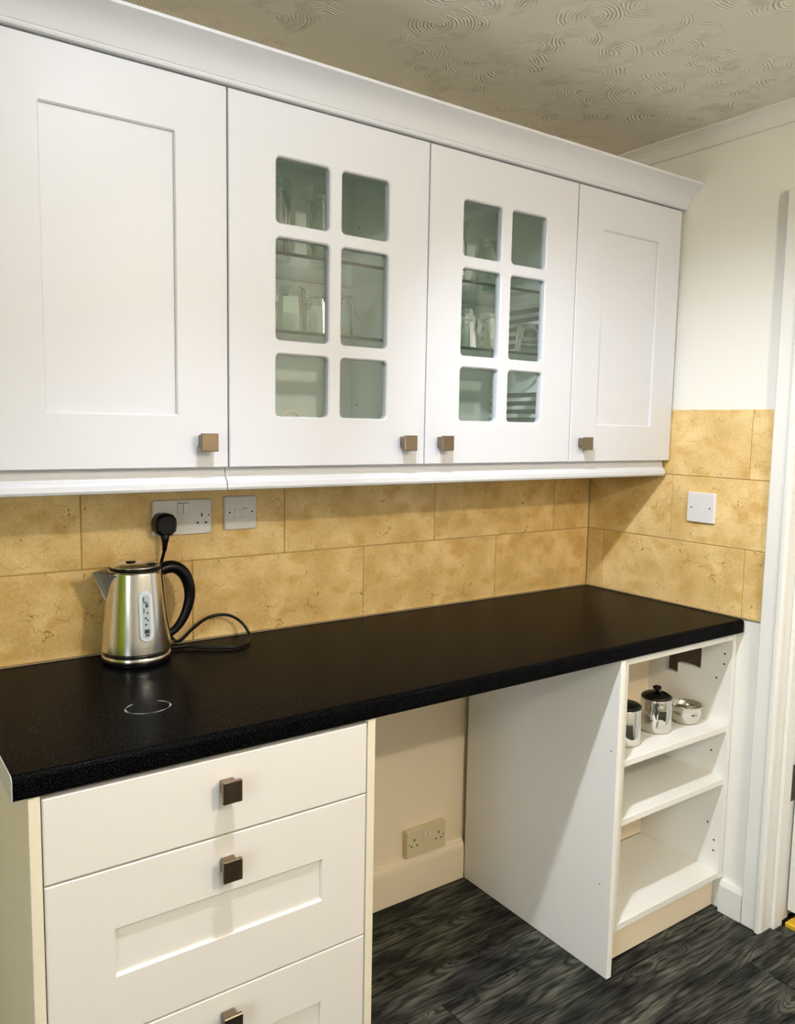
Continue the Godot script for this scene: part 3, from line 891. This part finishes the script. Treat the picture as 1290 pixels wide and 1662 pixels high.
	var ga := build(st, "water_gauge", M.gauge_plastic, k)
	ga.position = Vector3(0, 0.115, 0.0688)
	ga.rotation.x = -0.092
	st = new_st()
	plate(st, round_rect(-0.0085, -0.048, 0.0085, 0.048, 0.0084, 8), 0.0040, 0.0050, 0.0004)
	build(st, "gauge_window", M.gauge_clear, ga)
	for b in [[-0.006, -0.0035, 0.148, 0.158], [-0.006, 0.003, 0.145, 0.1475], [-0.001, 0.0045, 0.135, 0.1435], [-0.006, -0.004, 0.124, 0.134], [0.0005, 0.0045, 0.121, 0.1245], [-0.0045, 0.0005, 0.110, 0.1135], [0.001, 0.0045, 0.105, 0.109], [-0.004, 0.001, 0.096, 0.0995], [-0.0055, 0.0055, 0.078, 0.087], [-0.0035, 0.0045, 0.072, 0.0765]]:
		box_part("gauge_mark", M.gauge_print, ga, Vector3(b[0], b[2] - 0.115, 0.0049), Vector3(b[1], b[3] - 0.115, 0.0053), 0.0)
	box_part("etched_mark", M.etch, k, Vector3(-0.010, 0.0446, 0.0725), Vector3(0.014, 0.0456, 0.0752), 0.0)

func make_cord():
	var c := thing("power_cord", "black kettle power cord looped on the worktop and plugged into the double socket", "cord")
	var st := new_st()
	st.set_smooth_group(0)
	var path := smooth_path([Vector3(-1.505, 1.165, 0.032), Vector3(-1.507, 1.14, 0.030), Vector3(-1.512, 1.10, 0.018), Vector3(-1.512, 1.03, 0.008), Vector3(-1.503, 0.965, 0.008), Vector3(-1.486, 0.925, 0.012), Vector3(-1.468, 0.913, 0.018), Vector3(-1.435, 0.940, 0.020), Vector3(-1.396, 0.964, 0.024), Vector3(-1.350, 0.966, 0.030), Vector3(-1.315, 0.945, 0.036), Vector3(-1.303, 0.916, 0.058), Vector3(-1.335, 0.9082, 0.108), Vector3(-1.375, 0.9082, 0.120), Vector3(-1.425, 0.9082, 0.092), Vector3(-1.465, 0.9095, 0.060), Vector3(-1.500, 0.9105, 0.057), Vector3(-1.514, 0.912, 0.066)], 8)
	tube(st, path, [0.0038], 10)
	build(st, "cable", M.black_plastic, c)
	st = new_st()
	var pl := PackedVector2Array()
	for p in [[-0.013, -0.027], [0.013, -0.027], [0.0245, -0.016], [0.026, 0.0], [0.0245, 0.012], [0.017, 0.022], [0.008, 0.0255], [-0.008, 0.0255], [-0.017, 0.022], [-0.0245, 0.012], [-0.026, 0.0], [-0.0245, -0.016]]: pl.append(Vector2(-1.505 + p[0], 1.203 + p[1]))
	plate(st, pl, 0.0113, 0.046, 0.007)
	build(st, "plug", M.black_plastic, c)
	st = new_st()
	st.set_smooth_group(0)
	tube(st, [Vector3(-1.505, 1.182, 0.031), Vector3(-1.505, 1.165, 0.031), Vector3(-1.506, 1.152, 0.031), Vector3(-1.5068, 1.140, 0.030)], [0.0125, 0.0085, 0.0062, 0.0056], 12)
	build(st, "strain_relief", M.black_plastic, c)

func pins(parent: Node, x: float, y: float, z: float, s := 1.0):
	for b in [[-0.002, 0.002, 0.008, 0.016], [-0.0135, -0.0075, -0.009, -0.005], [0.0075, 0.0135, -0.009, -0.005]]:
		box_part("pin_hole", M.slot, parent, Vector3(x + b[0] * s, y + b[2] * s, z - 0.0004), Vector3(x + b[1] * s, y + b[3] * s, z + 0.0003), 0.0)

func make_sockets():
	var s := thing("double_socket", "white double wall socket with a black plug in it, above the kettle", "socket", Vector3(-1.453, 1.2145, 0.0006))
	var st := new_st()
	plate(st, round_rect(-0.0735, -0.0425, 0.0735, 0.0425, 0.004, 3), 0.0, 0.0098, 0.003)
	build(st, "face_plate", M.white_plastic, s)
	for x in [-0.0145, 0.0005]:
		box_part("rocker_switch", M.white_plastic, s, Vector3(x, 0.008, 0.0095), Vector3(x + 0.0135, 0.034, 0.0125), 0.0012)
	box_part("switch_shadow_gap", M.slot, s, Vector3(-0.0145, 0.0343, 0.0095), Vector3(0.014, 0.0355, 0.0101), 0.0)
	pins(s, 0.047, -0.008, 0.0098)
	box_part("screw", M.slot, s, Vector3(0.0635, 0.001, 0.0095), Vector3(0.0665, 0.005, 0.0101), 0.0)
	s = thing("fused_switch", "small white square fused switch plate beside the double socket", "switch", Vector3(-1.303, 1.2185, 0.0006))
	st = new_st()
	plate(st, round_rect(-0.043, -0.0425, 0.043, 0.0425, 0.004, 3), 0.0, 0.0098, 0.003)
	build(st, "face_plate", M.white_plastic, s)
	box_part("rocker_switch", M.white_plastic, s, Vector3(-0.019, -0.012, 0.0095), Vector3(-0.0015, 0.013, 0.0122), 0.0012)
	box_part("fuse_carrier", M.white_plastic, s, Vector3(0.0015, -0.012, 0.0095), Vector3(0.021, 0.013, 0.0112), 0.0008)
	box_part("fuse_slot", M.slot, s, Vector3(0.004, 0.0105, 0.0110), Vector3(0.018, 0.0118, 0.0114), 0.0)
	for x in [-0.030, 0.031]: box_part("screw", M.slot, s, Vector3(x - 0.002, 0.0, 0.0095), Vector3(x + 0.002, 0.004, 0.0101), 0.0)
	# blank plate on the right wall (turned to face -x)
	s = thing("blank_plate", "white blank wall plate with two screws on the right wall tiles", "wall plate", Vector3(-0.0006, 1.2145, 0.4415))
	s.rotation.y = -PI / 2
	st = new_st()
	plate(st, round_rect(-0.0465, -0.0455, 0.0465, 0.0455, 0.004, 3), 0.0, 0.0095, 0.003)
	build(st, "face_plate", M.white_plastic, s)
	for x in [-0.031, 0.031]: box_part("screw", M.slot, s, Vector3(x - 0.0022, -0.0022, 0.0093), Vector3(x + 0.0022, 0.0022, 0.0098), 0.0)
	# cream socket low down
	s = thing("double_socket", "cream double wall socket just above the skirting under the worktop", "socket", Vector3(-0.6905, 0.1745, -0.0074))
	st = new_st()
	plate(st, round_rect(-0.0755, -0.0425, 0.0755, 0.0425, 0.003, 3), 0.0, 0.022, 0.003)
	build(st, "face_plate", M.cream_plastic, s)
	for x in [-0.013, 0.004]:
		box_part("rocker_switch", M.panel_edge, s, Vector3(x, 0.010, 0.0218), Vector3(x + 0.010, 0.030, 0.0248), 0.0012)
	for x in [-0.047, 0.047]: pins(s, x, 0.0, 0.022)
	for x in [-0.066, 0.066]: box_part("screw", M.slot, s, Vector3(x - 0.002, -0.002, 0.0218), Vector3(x + 0.002, 0.002, 0.0223), 0.0)

func steel_pot(label: String, at: Vector3, r: float, h: float, turn: float, handle: bool):
	var p := thing("steel_teapot", label, "teapot", at)
	p.rotation.y = turn
	var st := new_st()
	st.set_smooth_group(0)
	lathe(st, [Vector2(0, 0.0005), Vector2(r * 0.86, 0.0005), Vector2(r * 0.96, 0.004), Vector2(r, 0.012), Vector2(r, h - 0.004), Vector2(r * 0.985, h), Vector2(r * 0.8, h + 0.0005)], 44)
	build(st, "body", M.polished_steel, p)
	st = new_st()
	st.set_smooth_group(0)
	lathe(st, [Vector2(0, h + 0.001), Vector2(r * 0.98, h + 0.001), Vector2(r * 0.98, h + 0.004), Vector2(r * 0.9, h + 0.008), Vector2(r * 0.6, h + 0.014), Vector2(0, h + 0.017)], 44)
	var lid := build(st, "lid", M.lid_dark_reflection, p)
	tag(lid, "polished lid with its dark reflection put into the colour")
	st = new_st()
	st.set_smooth_group(0)
	lathe(st, [Vector2(0, h + 0.016), Vector2(0.005, h + 0.016), Vector2(0.005, h + 0.022), Vector2(0.012, h + 0.025), Vector2(0.0125, h + 0.030), Vector2(0.009, h + 0.033), Vector2(0, h + 0.0335)], 24)
	build(st, "lid_knob", M.black_plastic, lid)
	if handle:
		st = new_st()
		var pts := [Vector3(r - 0.002, h * 0.82, 0), Vector3(r + 0.016, h * 0.84, 0), Vector3(r + 0.022, h * 0.78, 0), Vector3(r + 0.020, h * 0.55, 0), Vector3(r + 0.014, h * 0.34, 0), Vector3(r + 0.006, h * 0.24, 0), Vector3(r - 0.002, h * 0.22, 0)]
		for i in pts.size() - 1:
			var a: Vector3 = pts[i]
			var b: Vector3 = pts[i + 1]
			var nn := (b - a).cross(Vector3(0, 0, 1)).normalized() * 0.0018
			var zz := Vector3(0, 0, 0.010)
			quad(st, a + nn - zz, b + nn - zz, b + nn + zz, a + nn + zz)
			quad(st, a - nn + zz, b - nn + zz, b - nn - zz, a - nn - zz)
			quad(st, a + nn + zz, b + nn + zz, b - nn + zz, a - nn + zz)
			quad(st, a - nn - zz, b - nn - zz, b + nn - zz, a + nn - zz)
		build(st, "handle", M.polished_steel, p)
		st = new_st()
		st.set_smooth_group(0)
		tube(st, [Vector3(-r + 0.004, h * 0.62, 0), Vector3(-r - 0.008, h * 0.76, 0), Vector3(-r - 0.014, h * 0.96, 0)], [0.011, 0.009, 0.007], 14)
		build(st, "spout", M.polished_steel, p)

func shelf_things():
	steel_pot("small polished steel teapot with a flat handle and dark lid knob on the shelf", Vector3(-0.222, 0.580, 0.478), 0.0445, 0.098, deg_to_rad(-128), true)
	var c := thing("steel_canister", "polished steel canister half hidden behind the shelf unit's side panel", "canister", Vector3(-0.378, 0.580, 0.492))
	var st := new_st()
	st.set_smooth_group(0)
	lathe(st, [Vector2(0, 0.0005), Vector2(0.036, 0.0005), Vector2(0.042, 0.004), Vector2(0.0445, 0.012), Vector2(0.0445, 0.100), Vector2(0.043, 0.103), Vector2(0.03, 0.1035)], 44)
	build(st, "body", M.polished_steel, c)
	st = new_st()
	st.set_smooth_group(0)
	lathe(st, [Vector2(0, 0.104), Vector2(0.0435, 0.104), Vector2(0.0435, 0.108), Vector2(0.036, 0.113), Vector2(0.0, 0.118)], 44)
	build(st, "lid", M.black_plastic, c)
	st = new_st()
	st.set_smooth_group(0)
	var R := 0.047
	lathe(st, [Vector2(0, 0.0005), Vector2(0.026, 0.0005), Vector2(0.034, 0.005), Vector2(0.0415, 0.018), Vector2(0.0445, 0.034), Vector2(R - 0.001, 0.054), Vector2(R + 0.0012, 0.055), Vector2(R + 0.001, 0.0565), Vector2(R - 0.0022, 0.056), Vector2(0.0432, 0.034), Vector2(0.040, 0.019), Vector2(0.033, 0.0065), Vector2(0.026, 0.0025), Vector2(0, 0.0025)], 48)
	tag(build(st, "steel_bowl", M.polished_steel, null, Vector3(-0.092, 0.580, 0.487)), "shallow polished steel bowl on the upper shelf beside the teapot", "bowl")

func lamp(label: String, at: Vector3):
	# short ceiling bar with a frosted globe and two spot heads added to brighten the corner and the drawers, each with its light
	var l := thing("ceiling_light", label, "ceiling light", at)
	box_part("bar", M.gloss_paint, l, Vector3(-0.07, -0.022, -0.035), Vector3(0.22, -0.0005, 0.035), 0.004)
	var st := new_st()
	st.set_smooth_group(0)
	var pr := []
	for i in 11:
		var a := PI * i / 10.0
		pr.append(Vector2(0.034 * sin(a), -0.060 - 0.034 * cos(a)))
	lathe(st, pr, 24)
	build(st, "globe", M.lamp_glow, l)
	var o := OmniLight3D.new()
	o.name = "globe_light"
	l.add_child(o)
	o.position = Vector3(0, -0.060, 0)
	o.light_energy = L1
	o.light_color = Color(0.90, 0.94, 1.0)
	o.light_size = 0.034
	o.omni_range = 12.0
	o.omni_attenuation = 2.0
	o.shadow_enabled = true
	added_spot_head(l, Vector3(0.16, -0.062, 0), Vector3(-0.08, 0.85, 0.52), L3, Color(0.93, 0.95, 1.0), 38.0)
	added_spot_head(l, Vector3(0.075, -0.062, 0), Vector3(-1.55, 0.30, 0.66), L4, Color(0.93, 0.94, 1.0), 44.0)

func added_spot_head(l: Node3D, where: Vector3, aim: Vector3, energy: float, col: Color, angle: float):
	var head := Node3D.new()
	head.name = "added_spot_head"
	l.add_child(head, true)
	head.position = where
	head.basis = Basis.looking_at(aim - (l.position + where), Vector3(0, 0, 1) if absf((aim - l.position - where).normalized().y) > 0.9 else Vector3.UP)
	var st := new_st()
	st.set_smooth_group(0)
	lathe(st, [Vector2(0.0, 0.030), Vector2(0.030, 0.030), Vector2(0.034, -0.030), Vector2(0.031, -0.030), Vector2(0.027, 0.026), Vector2(0.0, 0.026)], 28)
	var shell := build(st, "shell", M.gloss_paint, head)
	shell.rotation.x = PI / 2
	st = new_st()
	lathe(st, [Vector2(0.0, -0.0290), Vector2(0.0295, -0.0290), Vector2(0.0295, -0.025), Vector2(0.0, -0.025)], 28)
	var lens := build(st, "lens", M.lamp_glow, head)
	lens.rotation.x = PI / 2
	var sp := SpotLight3D.new()
	sp.name = "spot_light"
	head.add_child(sp)
	sp.position = Vector3(0, 0, -0.036)
	sp.light_energy = energy
	sp.light_color = col
	sp.light_size = 0.028
	sp.spot_angle = angle
	sp.spot_angle_attenuation = 1.0
	sp.spot_range = 12.0
	sp.spot_attenuation = 2.0
	sp.shadow_enabled = true

func pendant(label: String, at: Vector3):
	# bare bulb on a short flex, further back in the room
	var l := thing("pendant_lamp", label, "lamp", at)
	var st := new_st()
	st.set_smooth_group(0)
	lathe(st, [Vector2(0, 0.0), Vector2(0.045, 0.0), Vector2(0.040, -0.014), Vector2(0.004, -0.020), Vector2(0.0035, -0.140), Vector2(0.018, -0.145), Vector2(0.018, -0.172), Vector2(0.0, -0.172)], 30)
	build(st, "flex_and_holder", M.gloss_paint, l)
	st = new_st()
	st.set_smooth_group(0)
	var pr := []
	for i in 9:
		var a := PI * i / 8.0
		pr.append(Vector2(0.030 * sin(a), -0.205 - 0.031 * cos(a)))
	lathe(st, pr, 20)
	build(st, "bulb", M.lamp_glow_warm, l)
	var o := OmniLight3D.new()
	o.name = "bulb_light"
	l.add_child(o)
	o.position = Vector3(0, -0.205, 0)
	o.light_energy = L2
	o.light_color = Color(1.0, 0.945, 0.87)
	o.light_size = 0.03
	o.omni_range = 12.0
	o.omni_attenuation = 2.0
	o.shadow_enabled = true

func behind_camera():
	# lime curtain that the kettle mirrors
	var st := new_st()
	st.set_smooth_group(0)
	var n := 60
	for i in n:
		var z0 := 0.28 + 1.40 * i / n
		var z1 := 0.28 + 1.40 * (i + 1) / n
		var x0 := -3.53 + 0.028 * sin(i * 0.62)
		var x1 := -3.53 + 0.028 * sin((i + 1) * 0.62)
		for t in [0.0, 0.006]:
			quad(st, Vector3(x0 + t, 0.03, z0), Vector3(x0 + t, 2.16, z0), Vector3(x1 + t, 2.16, z1), Vector3(x1 + t, 0.03, z1))
	tag(build(st, "curtain", M.curtain_lime), "long lime green curtain drawn over one side of the window", "curtain")

# ---------------------------------------------------------------- scene
func _ready():
	var cam := Camera3D.new()
	cam.name = "camera"
	add_child(cam)
	cam.position = Vector3(-2.1494, 1.4423, 1.8863)
	cam.basis = Basis.from_euler(Vector3(deg_to_rad(-6.0717), deg_to_rad(-35.3284), deg_to_rad(1.0164)))
	cam.fov = 64.781
	cam.near = 0.02
	cam.current = true
	var we := WorldEnvironment.new()
	we.name = "environment"
	var env := Environment.new()
	env.background_mode = Environment.BG_SKY
	var sky := Sky.new()
	var sm := ProceduralSkyMaterial.new()
	sm.sky_top_color = Color(0.72, 0.78, 0.84)
	sm.sky_horizon_color = Color(0.86, 0.88, 0.90)
	sm.ground_bottom_color = Color(0.34, 0.36, 0.34)
	sm.ground_horizon_color = Color(0.55, 0.58, 0.58)
	sm.sky_energy_multiplier = 3.1
	sky.sky_material = sm
	env.sky = sky
	env.tonemap_mode = Environment.TONE_MAPPER_LINEAR
	env.tonemap_exposure = 1.1
	env.sdfgi_enabled = true
	env.ssao_enabled = true
	env.ssil_enabled = true
	we.environment = env
	add_child(we)
	make_materials()
	make_setting()
	lamp("white ceiling bar with a globe and two added spot heads over the kitchen run", Vector3(-1.6, CEIL, 1.04))
	pendant("bare warm bulb hanging further back in the room", Vector3(-1.0, CEIL, 2.5))
	wall_cupboards()
	base_units()
	glassware()
	make_kettle()
	make_cord()
	make_sockets()
	shelf_things()
	behind_camera()
